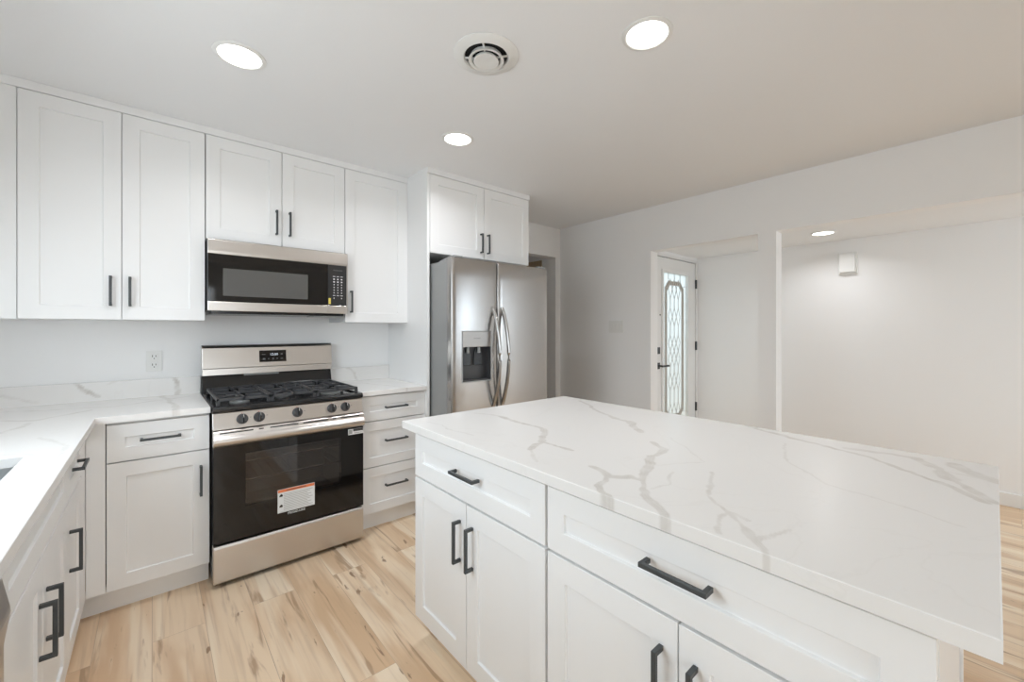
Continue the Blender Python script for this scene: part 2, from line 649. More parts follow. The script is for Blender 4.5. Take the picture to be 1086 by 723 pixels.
def window_unit(name, axis, plane, a0, a1, z0, z1, nx):
    r = bpy.data.objects.new(name, None)
    COL.objects.link(r)
    r['kind'] = 'structure'
    r.location = (plane, (a0 + a1) / 2, z0) if axis == 'x' else ((a0 + a1) / 2, plane, z0)
    O, A, D = ((plane, 0, 0), Y, X) if axis == 'x' else ((0, plane, 0), X, Y)
    g = 0.0015
    f = 0.05
    a0 += g; a1 -= g; z0 += g; z1 -= g
    MB().ring([(a0, z0), (a1, z0), (a1, z1), (a0, z1)], [(a0 + f, z0 + f), (a1 - f, z0 + f), (a1 - f, z1 - f), (a0 + f, z1 - f)],
              O, A, Z, D, 0.05).done('window_frame', 'plastic', r, bevel=0.003)
    for i in range(1, nx):
        a = a0 + (a1 - a0) * i / nx
        MB().prism([(a - 0.03, z0 + f), (a + 0.03, z0 + f), (a + 0.03, z1 - f), (a - 0.03, z1 - f)], O, A, Z, D, 0.045).done('mullion', 'plastic', r)
    MB().prism([(a0 + f, z0 + f), (a1 - f, z0 + f), (a1 - f, z1 - f), (a0 + f, z1 - f)], Vector(O) + D * 0.02, A, Z, D, 0.005).done('pane', 'clearglass', r)


window_unit('window_1', 'x', LX - 0.12, -2.51, -1.29, 1.04, 2.08, 2)
window_unit('window_2', 'y', -6.27, -0.95, 0.55, 0.0, 2.08, 2)  # assumed unseen opening behind the camera, added to admit daylight
window_unit('window_3', 'y', -6.27, 3.45, 4.45, 0.5, 2.1, 2)  # assumed unseen window at the hall's far end, added for light

# ------------------------------------------------------------------ entry door with leaded glass
def entry_door():
    r = bpy.data.objects.new('door_1', None)
    COL.objects.link(r)
    r['kind'] = 'structure'
    r.location = (4.055, DY, 0)
    x0, x1, z1 = 3.609, 4.501, 2.066
    gx0, gx1, gz0, gz1 = 3.79, 4.32, 0.26, 1.915
    yf = DY + 0.006                     # leaf face
    R = lambda a0, a1, b0, b1: [(a0, b0), (a1, b0), (a1, b1), (a0, b1)]
    MB().ring(R(x0, x1, 0.006, z1), R(gx0, gx1, gz0, gz1), (0, yf, 0), X, Z, Y, 0.044).done('door_leaf', 'trim', r, bevel=0.002)
    MB().ring(R(gx0 - 0.03, gx1 + 0.03, gz0 - 0.03, gz1 + 0.03), R(gx0 + 0.004, gx1 - 0.004, gz0 + 0.004, gz1 - 0.004),
              (0, yf, 0), X, Z, -Y, 0.012).done('glass_stop', 'trim', r, bevel=0.004)
    MB().box(gx0 + 0.001, gx1 - 0.001, yf + 0.018, yf + 0.024, gz0 + 0.001, gz1 - 0.001).done('pane', 'doorglass', r)
    # lead pattern
    yl = yf + 0.013
    b = MB()

    def bar(p, q, w=0.003):
        p, q = Vector((p[0], 0, p[1])), Vector((q[0], 0, q[1]))
        d = (q - p)
        n = Vector((-d.z, 0, d.x)).normalized() * w
        c = [p - n, q - n, q + n, p + n]
        b.prism([(v.x, v.z) for v in c], (0, yl, 0), X, Z, Y, 0.005)
    ix0, ix1, iz0, iz1 = gx0 + 0.065, gx1 - 0.065, gz0 + 0.085, gz1 - 0.085
    cx = (ix0 + ix1) / 2
    cut = 0.075
    octo = lambda e, c: [(ix0 + e, iz0 + e + c), (ix0 + e + c, iz0 + e), (ix1 - e - c, iz0 + e), (ix1 - e, iz0 + e + c),
                         (ix1 - e, iz1 - e - c), (ix1 - e - c, iz1 - e), (ix0 + e + c, iz1 - e), (ix0 + e, iz1 - e - c)]
    o0, o1 = octo(0, cut), octo(0.042, cut * 0.85)
    for o in (o0, o1):
        for i in range(8):
            bar(o[i], o[(i + 1) % 8], 0.0035)
    lx = [cx - 0.085, cx, cx + 0.085]
    rows = [(iz0 + 0.06, 0.11, 1), (iz0 + 0.40, 0.10, 1), (iz0 + 0.73, 0.17, 2), (iz1 - 0.385, 0.10, 1), (iz1 - 0.085, 0.11, 1)]
    e = 0.0425
    for zc, hh, kk in rows:
        for x in lx:
            if kk == 1:
                for s in (-1, 1):
                    bar((x, zc + hh), (x + s * e, zc))
                    bar((x, zc - hh), (x + s * e, zc))
            else:
                for s in (-1, 1):
                    bar((x, zc + hh), (x + s * e, zc + hh / 2))
                    bar((x + s * e, zc + hh / 2), (x, zc))
                    bar((x, zc), (x + s * e, zc - hh / 2))
                    bar((x + s * e, zc - hh / 2), (x, zc - hh))
    for (za, ha, _), (zb, hb, _) in zip(rows, rows[1:]):
        for x in lx:
            bar((x, za + ha), (x, zb - hb))
    n = 8
    for i in range(n):                 # border ticks
        z = gz0 + 0.13 + (gz1 - gz0 - 0.26) * i / (n - 1)
        bar((gx0, z), (ix0, z), 0.0035)
        bar((ix1, z), (gx1, z), 0.0035)
    for x in (ix0 + cut, cx, ix1 - cut):
        bar((x, iz1), (x, gz1), 0.0035)
        bar((x, iz0), (x, gz0), 0.0035)
    b.done('lead_came', 'lead', r)
    MB().ring(o0, o1, (0, yl + 0.001, 0), X, Z, Y, 0.003).done('bevelled_band', 'bevelband', r)
    # ironmongery
    hx = 3.688
    h = MB().box(hx - 0.028, hx + 0.028, yf - 0.011, yf, 0.90, 0.965).done('door_handle', 'handle', r, bevel=0.002)
    MB().tube([(hx, yf - 0.01, 0.932), (hx, yf - 0.055, 0.932)], 0.010).done('spindle', 'handle', h)
    MB().box(hx - 0.012, hx + 0.125, yf - 0.066, yf - 0.050, 0.922, 0.942).done('lever', 'handle', h, bevel=0.003)
    MB().box(hx - 0.028, hx + 0.028, yf - 0.014, yf, 1.055, 1.125).done('deadbolt', 'handle', r, bevel=0.003)
    MB().lathe([(0, 0), (0.008, 0), (0.008, 0.004), (0, 0.005)], (hx + 0.045, yf, 1.46), (0, -1, 0), 16).done('peephole', 'handle', r)
    for z in (1.83, 1.12, 0.42):
        MB().box(4.4955, 4.516, yf - 0.018, yf - 0.001, z - 0.05, z + 0.05).done('hinge', 'handle', r, bevel=0.002)
    MB().box(x0, x1, yf + 0.014, yf + 0.03, 2.0665, 2.0715).done('gap_shade', 'darkgrey', r)  # dark strip in place of the shade in the gap over the leaf


entry_door()
struct(MB().ring([(3.545, 0), (4.535, 0), (4.535, 2.10), (3.545, 2.10)], [(3.607, 0), (4.503, 0), (4.503, 2.0718), (3.607, 2.0718)],
                 (0, DY - 0.0005, 0), X, Z, -Y, 0.006).done('trim_1', 'trim', bevel=0.002))

# ------------------------------------------------------------------ quartz slabs with traced veins
ISLE_VEINS = [  # width, strength, points
    (.010, .45, [(.92, -1.662), (.96, -1.782), (.954, -1.895)]),
    (.013, .75, [(.96, -1.782), (.954, -1.895), (.946, -1.995), (.941, -2.089)]),
    (.017, .55, [(.941, -2.089), (.866, -2.17), (.797, -2.23)]),
    (.012, .75, [(.797, -2.23), (.758, -2.243), (.713, -2.277)]),
    (.010, .75, [(.797, -2.23), (.792, -2.303), (.793, -2.361)]),
    (.006, .3, [(.713, -2.277), (.633, -2.374)]),
    (.012, .6, [(1.55, -1.766), (1.43, -1.953), (1.353, -2.07), (1.323, -2.154), (1.308, -2.242)]),
    (.018, .6, [(1.308, -2.242), (1.189, -2.377)]),
    (.013, .6, [(1.095, -2.491), (1.041, -2.565), (.985, -2.571), (.933, -2.572)]),
    (.016, .6, [(.933, -2.572), (.847, -2.618), (.743, -2.662)]),
    (.015, .6, [(.743, -2.662), (.694, -2.691), (.645, -2.741), (.604, -2.79), (.583, -2.81), (.56, -2.83)]),
    (.013, .7, [(.743, -2.662), (.737, -2.628), (.69, -2.586)]),
    (.013, .65, [(.69, -2.586), (.714, -2.544), (.727, -2.503)]),
    (.010, .7, [(.69, -2.586), (.623, -2.611), (.595, -2.646), (.577, -2.675), (.555, -2.70)]),
    (.005, .35, [(.708, -2.703), (.77, -2.722), (.86, -2.683)]),
    (.004, .25, [(.855, -2.604), (.941, -2.657), (1.002, -2.698), (1.082, -2.615), (1.195, -2.494)]),
    (.006, .45, [(.938, -2.751), (.856, -2.797), (.766, -2.818), (.713, -2.873), (.665, -2.928), (.639, -2.959), (.57, -3.02)]),
    (.006, .4, [(.604, -2.926), (.666, -2.889), (.704, -2.898), (.689, -2.932)]),
    (.013, .65, [(1.614, -2.606), (1.529, -2.742), (1.47, -2.889), (1.437, -2.991), (1.348, -3.12), (1.276, -3.194), (1.2, -3.263)]),
    (.022, .5, [(1.50, -2.952), (1.535, -3.055), (1.52, -3.114), (1.44, -3.171), (1.348, -3.186)]),
    (.013, .6, [(1.348, -3.186), (1.279, -3.229), (1.215, -3.28)]),
    (.025, .5, [(1.537, -3.197), (1.454, -3.239), (1.41, -3.28)]),
    (.006, .4, [(1.43, -3.171), (1.404, -3.28)]),
    (.005, .3, [(1.413, -2.786), (1.182, -2.879), (1.071, -2.981), (1.05, -3.053), (1.025, -3.155), (.986, -3.23)]),
    (.006, .4, [(.675, -2.919), (.628, -2.966), (.709, -3.002)]),
    (.006, .3, [(.664, -1.677), (.664, -1.793), (.664, -1.993)]),
]
LEFT_VEINS = [
    (.010, .5, [(-.90, -.10), (-.62, -.22), (-.375, -.302), (-.065, -.133)]),
    (.013, .45, [(-.80, -.38), (-.697, -.46), (-.602, -.543), (-.542, -.465), (-.45, -.37)]),
    (.014, .4, [(-.66, -.80), (-.614, -.605)]),
    (.017, .5, [(-.19, -.02), (-.174, -.10), (-.150, -.35), (-.138, -.545), (-.13, -.65)]),
    (.008, .4, [(-.35, -.02), (-.26, -.12), (-.18, -.20)]),
    (.008, .3, [(-.53, -.98), (-.45, -1.2), (-.43, -1.6)]),
    (.008, .3, [(-.97, -.6), (-.85, -.9), (-.72, -1.1), (-.48, -1.3)]),
]
SPLASH_VEINS = [  # x, z on the upright piece
    (.012, .9, [(-.535, 1.041), (-.514, 1.004), (-.497, .971), (-.45, .936)]),
    (.012, .75, [(-.135, 1.038), (-.117, .997), (-.122, .93), (-.12, .90)]),
    (.008, .4, [(-.42, 1.001), (-.371, 1.017), (-.313, 1.018)]),
    (.007, .35, [(-.80, .985), (-.669, .935)]),
    (.012, .5, [(.87, 1.03), (.943, .969), (.972, .915)]),
]
RIGHT_VEINS = [(.010, .4, [(.80, -.05), (.93, -.20), (1.0, -.42), (1.08, -.65)]), (.008, .3, [(.95, -.03), (1.12, -.30), (1.2, -.5)])]


def vein_value(veins, a, b):
    """how strongly a vein shows at (a, b): distance to ragged poly-lines"""
    w = noise.noise_vector(Vector((a * 9, b * 9, 1.7))) * 0.018 + noise.noise_vector(Vector((a * 40, b * 40, 4.1))) * 0.006
    a2, b2 = a + w.x, b + w.y
    best = 0.0
    for wd, st, pts in veins:
        for (ax, ay), (bx, by) in zip(pts, pts[1:]):
            if a2 < min(ax, bx) - 3 * wd or a2 > max(ax, bx) + 3 * wd or b2 < min(ay, by) - 3 * wd or b2 > max(ay, by) + 3 * wd:
                continue
            dx, dy = bx - ax, by - ay
            t = max(0, min(1, ((a2 - ax) * dx + (b2 - ay) * dy) / (dx * dx + dy * dy)))
            d = math.hypot(a2 - ax - dx * t, b2 - ay - dy * t)
            wl = 0.62 * wd * (1.0 + 0.7 * noise.noise(Vector((a * 14, b * 14, 8.0))))
            e = d / max(wl, 0.0022)
            k = (math.exp(-(e * 1.3) ** 2) * 0.65 + math.exp(-((e - 0.95) * 3.2) ** 2) * 0.5) * min(1.0, st * 1.25)
            best = max(best, k * (0.75 + 0.5 * noise.noise(Vector((a * 30, b * 30, 3.0)))))
    return min(1, best)


def slab(name, rects, holes, z0, z1, veins, parent=None, step=0.006):
    """flat slab over the union of rects minus holes; fine grid on top carries the vein value"""
    def inside(x, y):
        return any(r[0] < x < r[1] and r[2] < y < r[3] for r in rects) and not any(h[0] < x < h[1] and h[2] < y < h[3] for h in holes)

    def line(k):
        br = sorted({c for r in rects + holes for c in (r[k], r[k + 1], r[k] + 0.002, r[k + 1] - 0.002)})
        out = []
        for p, q in zip(br, br[1:]):
            n = max(1, int((q - p) / step))
            out += [p + (q - p) * i / n for i in range(n)]
        return out + [br[-1]]
    xs, ys = line(0), line(2)
    bm = bmesh.new()
    lay = bm.verts.layers.float.new('vein')
    vt, vm, vb = {}, {}, {}
    nx, ny = len(xs) - 1, len(ys) - 1
    occ = [[inside((xs[i] + xs[i + 1]) / 2, (ys[j] + ys[j + 1]) / 2) for j in range(ny)] for i in range(nx)]
    oc = lambda i, j: 0 <= i < nx and 0 <= j < ny and occ[i][j]
    val = {}

    def get(d, i, j, z):
        if (i, j) not in d:
            if (i, j) not in val:
                val[(i, j)] = vein_value(veins, xs[i], ys[j])
            v = bm.verts.new((xs[i], ys[j], z))
            v[lay] = val[(i, j)]
            d[(i, j)] = v
        return d[(i, j)]
    for i in range(nx):
        for j in range(ny):
            if not occ[i][j]:
                continue
            c = [(i, j), (i + 1, j), (i + 1, j + 1), (i, j + 1)]
            edge = lambda p: not all(oc(p[0] + a, p[1] + b) for a in (-1, 0) for b in (-1, 0))
            bm.faces.new([get(vt, *p, z1 - 0.0012 if edge(p) else z1) for p in c])
            bm.faces.new([get(vb, *p, z0) for p in c[::-1]])
            for (di, dj), (p, q) in zip(((0, -1), (1, 0), (0, 1), (-1, 0)), ((0, 1), (1, 2), (2, 3), (3, 0))):
                if not oc(i + di, j + dj):
                    a, b = c[p], c[q]
                    bm.faces.new((get(vb, *a, z0), get(vb, *b, z0), get(vt, *b, z1), get(vt, *a, z1)))
    mb = MB()
    mb.bm = bm
    return mb.done(name, 'quartz', parent)


def splash(parent, x0, x1, z0, z1, y0, y1, veins):
    nx, nz = int((x1 - x0) / 0.008), 14
    bm = bmesh.new()
    lay = bm.verts.layers.float.new('vein')
    F = [[None] * (nz + 1) for _ in range(nx + 1)]
    for i in range(nx + 1):
        for j in range(nz + 1):
            x, z = x0 + (x1 - x0) * i / nx, z0 + (z1 - z0) * j / nz
            v = bm.verts.new((x, y0, z))
            v[lay] = vein_value(veins, x, z)
            F[i][j] = v
    for i in range(nx):
        for j in range(nz):
            bm.faces.new((F[i][j], F[i + 1][j], F[i + 1][j + 1], F[i][j + 1]))
    c = [bm.verts.new(p) for p in ((x0, y1, z0), (x1, y1, z0), (x1, y1, z1), (x0, y1, z1))]
    bm.faces.new(c[::-1])
    bm.faces.new([F[i][nz] for i in range(nx + 1)] + [c[2], c[3]])
    bm.faces.new([F[i][0] for i in range(nx, -1, -1)] + [c[0], c[1]])
    bm.faces.new([F[0][j] for j in range(nz + 1)] + [c[3], c[0]])
    bm.faces.new([F[nx][j] for j in range(nz, -1, -1)] + [c[1], c[2]])
    mb = MB()
    mb.bm = bm
    return mb.done('backsplash', 'quartz', parent)


CT, CB = 0.914, 0.884
SINK = (-0.94, -0.521, -1.86, -1.281)
t = thing('countertop', (-0.6, -1.3, CB), 'long L-shaped white veined quartz countertop with the sink in it, left of the range', 'countertop', 'quartz countertops')
slab('worktop', [(-1.052, -0.002, -0.6395, -0.002), (-1.052, -0.415, -2.64, -0.002)], [SINK], CB, CT, LEFT_VEINS, t)
splash(t, -1.052, -0.002, CT + 0.0003, 1.018, -0.021, -0.002, SPLASH_VEINS)
t = thing('countertop', (0.99, -0.32, CB), 'short white quartz countertop over the drawers between range and refrigerator', 'countertop', 'quartz countertops')
slab('worktop', [(0.764, 1.2225, -0.6395, -0.002)], [], CB, CT, RIGHT_VEINS, t)
splash(t, 0.764, 1.2225, CT + 0.0003, 1.018, -0.021, -0.002, SPLASH_VEINS)
tag(slab('island_countertop', [(0.585, 1.605, -3.276, -1.586)], [], CB, CT, ISLE_VEINS, None, 0.004),
    'wide white quartz slab with grey-brown veins on top of the island', 'countertop', 'quartz countertops')

# ------------------------------------------------------------------ base cabinets
def carcass(parent, fr, plane, depth, u0, u1, z0, z1, name='body'):
    a, b = P(fr, plane, u0, z0, -0.0215), P(fr, plane, u1, z1, -depth)
    return MB().box(a.x, b.x, a.y, b.y, a.z, b.z).done(name, 'cab', parent, bevel=0.001)


def toe(parent, fr, plane, u0, u1, rec=0.065, z1=0.1115):
    a, b = P(fr, plane, u0, 0, -rec), P(fr, plane, u1, z1, -rec - 0.018)
    return MB().box(a.x, b.x, a.y, b.y, a.z, b.z).done('toe_kick', 'cab', parent)


BF = -0.6145
EF = -0.447
G = 'base cabinets'
t = thing('base_cabinet', (-0.21, -0.3, 0), 'white base cabinet with one drawer over one door, left of the range', 'cabinet', G)
carcass(t, SOUTH, BF, 0.6105, -0.382, -0.003, 0.112, 0.8838)
d = shaker('drawer', t, SOUTH, BF, -0.381, -0.0045, 0.699, 0.870, 0.062)
pull(d, SOUTH, BF, -0.193, 0.790, False)
d = shaker('door', t, SOUTH, BF, -0.381, -0.0045, 0.112, 0.693)
pull(d, SOUTH, BF, -0.040, 0.545, True)
MB().box(-0.4465, -0.3845, BF + 0.001, BF + 0.02, 0.112, 0.8838).done('filler_strip', 'cab', t)
toe(t, SOUTH, BF, -0.506, -0.003)

t = thing('drawer_cabinet', (0.99, -0.3, 0), 'white base cabinet of three drawers between range and refrigerator', 'cabinet', G)
carcass(t, SOUTH, BF, 0.6105, 0.766, 1.2225, 0.112, 0.8838)
for z0, z1, zh in ((0.715, 0.874, 0.796), (0.417, 0.709, 0.579), (0.119, 0.411, 0.285)):
    d = shaker('drawer', t, SOUTH, BF, 0.7675, 1.2215, z0, z1, 0.060)
    pull(d, SOUTH, BF, 1.004, zh, False, 0.155)
toe(t, SOUTH, BF, 0.766, 1.2225)

t = thing('base_cabinet', (-0.76, -0.95, 0), 'narrow white cabinet with drawer and door in the inner corner beside the sink cabinet', 'cabinet', G)
carcass(t, EAST, EF, 0.604, -1.141, -0.618, 0.112, 0.8838)
MB().box(EF - 0.02, EF - 0.0005, -0.756, -0.6165, 0.112, 0.8838).done('filler_strip', 'cab', t)
d = shaker('drawer', t, EAST, EF, -1.1395, -0.7585, 0.699, 0.868, 0.062)
pull(d, EAST, EF, -0.95, 0.788, False)
d = shaker('door', t, EAST, EF, -1.1395, -0.7585, 0.112, 0.693)
pull(d, EAST, EF, -1.085, 0.512, True)
toe(t, EAST, EF, -1.141, -0.618)

t = thing('sink_cabinet', (-0.76, -1.56, 0), 'wide white two-door cabinet with a false drawer front under the sink', 'cabinet', G)
for y0, y1 in ((-1.162, -1.143), (-1.981, -1.962)):
    MB().box(EF - 0.0215, EF - 0.604, y0, y1, 0.112, 0.8838).done('side_panel', 'cab', t)
MB().box(EF - 0.022, EF - 0.604, -1.9615, -1.1625, 0.112, 0.13).done('bottom_panel', 'cab', t)
MB().box(EF - 0.0218, EF - 0.04, -1.9615, -1.1625, 0.695, 0.8838).done('front_rail', 'cab', t)
shaker('false_front', t, EAST, EF, -1.9795, -1.1445, 0.699, 0.868, 0.062)
d = shaker('door', t, EAST, EF, -1.5605, -1.1445, 0.112, 0.693)
pull(d, EAST, EF, -1.513, 0.508, True)
d = shaker('door', t, EAST, EF, -1.9795, -1.5635, 0.112, 0.693)
pull(d, EAST, EF, -1.611, 0.508, True)
toe(t, EAST, EF, -1.981, -1.143)

# undermount sink
t = thing('sink', (-0.73, -1.57, 0.68), 'stainless undermount sink basin set in the left quartz countertop', 'sink')
x0, x1, y0, y1 = SINK
b = MB()
R4 = lambda a, z: [(x0 - a, y0 - a, z), (x1 + a, y0 - a, z), (x1 + a, y1 + a, z), (x0 - a, y1 + a, z)]
lv = [[b.bm.verts.new(p) for p in R4(a, z)] for a, z in ((0.02, 0.8835), (0.002, 0.8835), (-0.004, 0.70), (-0.02, 0.684), (-0.02, 0.680), (0.006, 0.69), (0.006, 0.8805), (0.02, 0.8805))]
for A, B in zip(lv[:4], lv[1:4]):
    for i in range(4):
        b.bm.faces.new((A[i], A[(i + 1) % 4], B[(i + 1) % 4], B[i]))
b.bm.faces.new(lv[3])
for A, B in zip(lv[4:], lv[5:]):
    for i in range(4):
        b.bm.faces.new((A[i], A[(i + 1) % 4], B[(i + 1) % 4], B[i]))
b.bm.faces.new(lv[4])
for i in range(4):
    b.bm.faces.new((lv[0][i], lv[0][(i + 1) % 4], lv[7][(i + 1) % 4], lv[7][i]))
b.done('basin', 'sinksteel', t, bevel=0.004)
MB().lathe([(0, 0.0025), (0.03, 0.0025), (0.045, 0.004), (0.05, 0.0005), (0, 0.0005)], (-0.73, -1.57, 0.684)).done('drain', 'chrome', t, smooth=True)

# dishwasher beyond the sink cabinet
t = thing('dishwasher', (-0.75, -2.285, 0), 'stainless steel dishwasher whose front edge shows at the near end of the sink run', 'dishwasher')
MB().box(-1.04, -0.475, -2.584, -1.986, 0.10, 0.878).done('body', 'darkgrey', t)
MB().prism([(-0.474, 0.105), (-0.441, 0.105), (-0.441, 0.690), (-0.432, 0.752), (-0.433, 0.762), (-0.446, 0.836), (-0.452, 0.872), (-0.474, 0.872)],
           (0, -2.583, 0), X, Z, Y, 0.596).done('door', 'steel', t, bevel=0.002)
MB().box(-0.95, -0.53, -2.57, -2.0, 0.0, 0.0995).done('toe_kick', 'black', t)
tag(MB().box(-1.052, -0.449, -2.606, -2.588, 0, 0.8838).done('end_panel', 'cab', bevel=0.001),
    'white end panel closing the sink run beyond the dishwasher', 'panel')

# ------------------------------------------------------------------ island cabinets
IF = 0.612
G2 = 'island cabinets'


def island_cabinet(y0, y1, mid, label, hw=0.0385):
    t = thing('island_cabinet', (0.91, (y0 + y1) / 2, 0), label, 'cabinet', G2)
    carcass(t, WEST, IF, 0.53, y0 + 0.0005, y1 - 0.0005, 0.1, 0.8838)
    d = shaker('drawer', t, WEST, IF, y0 + 0.002, y1 - 0.002, 0.694, 0.868, 0.062)
    pull(d, WEST, IF, (y0 + y1) / 2, 0.792, False)
    d = shaker('door', t, WEST, IF, mid + 0.0015, y1 - 0.002, 0.102, 0.686)
    pull(d, WEST, IF, mid + hw, 0.546, True)
    d = shaker('door', t, WEST, IF, y0 + 0.002, mid - 0.0015, 0.102, 0.686)
    pull(d, WEST, IF, mid - hw, 0.546, True)
    toe(t, WEST, IF, y0 + 0.0005, y1 - 0.0005, 0.07, 0.0995)
    return t


island_cabinet(-2.432, -1.651, -2.0355, 'white two-door island cabinet at the end nearer the range, one drawer on top')
t = island_cabinet(-3.217, -2.438, -2.828, 'white two-door island cabinet at the end away from the range, one drawer on top')
tag(MB().box(1.146, 1.166, -3.222, -1.646, 0, 0.8838).done('back_panel', 'cab', bevel=0.001),
    'white back panel of the island under its seating overhang', 'panel')

# ------------------------------------------------------------------ upper cabinets
UF = -0.3448
UB, UT = 1.357, 2.409
G3 = 'wall cabinets'


def upper(label, x0, x1, z0, z1, plane, split, handles, depth=None):
    t = thing('wall_cabinet', ((x0 + x1) / 2, plane / 2, z0), label, 'cabinet', G3)
    carcass(t, SOUTH, plane, (depth or -plane - 0.003), x0 + 0.0005, x1 - 0.0005, z0, z1)
    edges = [x0 + 0.0015] + ([split] if split else []) + [x1 - 0.0015]
    for i, (a, b) in enumerate(zip(edges, edges[1:])):
        a2 = a + (0.0015 if i else 0)
        b2 = b - (0.0015 if i < len(edges) - 2 else 0)
        d = shaker('door', t, SOUTH, plane, a2, b2, z0 + 0.001, z1 - 0.002)
        pull(d, SOUTH, plane, handles[i][0], handles[i][1], True)
    return t


t = upper('tall white two-door wall cabinet left of the microwave', -0.687, -0.002, UB, UT, UF, -0.3417, [(-0.3815, 1.500), (-0.3105, 1.500)])
MB().box(LX + 0.002, -0.6885, UF + 0.004, UF + 0.022, UB, UT).done('filler_panel', 'cab', t)
MB().box(LX + 0.002, -0.6885, UF + 0.0225, -0.003, UB, UB + 0.018).done('filler_base', 'cab', t)
upper('short white two-door wall cabinet directly above the microwave', 0.0, 0.7615, 1.8195, UT, UF, 0.381, [(0.349, 1.964), (0.4225, 1.964)])
t = upper('tall white single-door wall cabinet right of the microwave', 0.7625, 1.2125, UB, UT, UF, None, [(0.801, 1.498)])
MB().box(1.2128, 1.2235, UF + 0.004, UF + 0.022, UB, UT).done('filler_strip', 'cab', t)
FF = -0.6445
upper('deep white two-door cabinet above the refrigerator', 1.2455, 2.19, 1.851, UT, FF, 1.7175, [(1.685, 1.972), (1.75, 1.972)])
tag(MB().box(1.2241, 1.2446, -0.640, -0.003, 0, UT).done('end_panel', 'cab', bevel=0.001),
    'tall white side panel standing between the drawers and the refrigerator', 'panel')
struct(MB().box(LX + 0.001, 1.2239, UF - 0.003, -0.004, UT + 0.0005, CE - 0.0005).done('trim_2', 'cab', bevel=0.001))
struct(MB().box(1.2243, 2.194, FF - 0.007, -0.004, UT + 0.0005, CE - 0.0005).done('trim_3', 'cab', bevel=0.001))

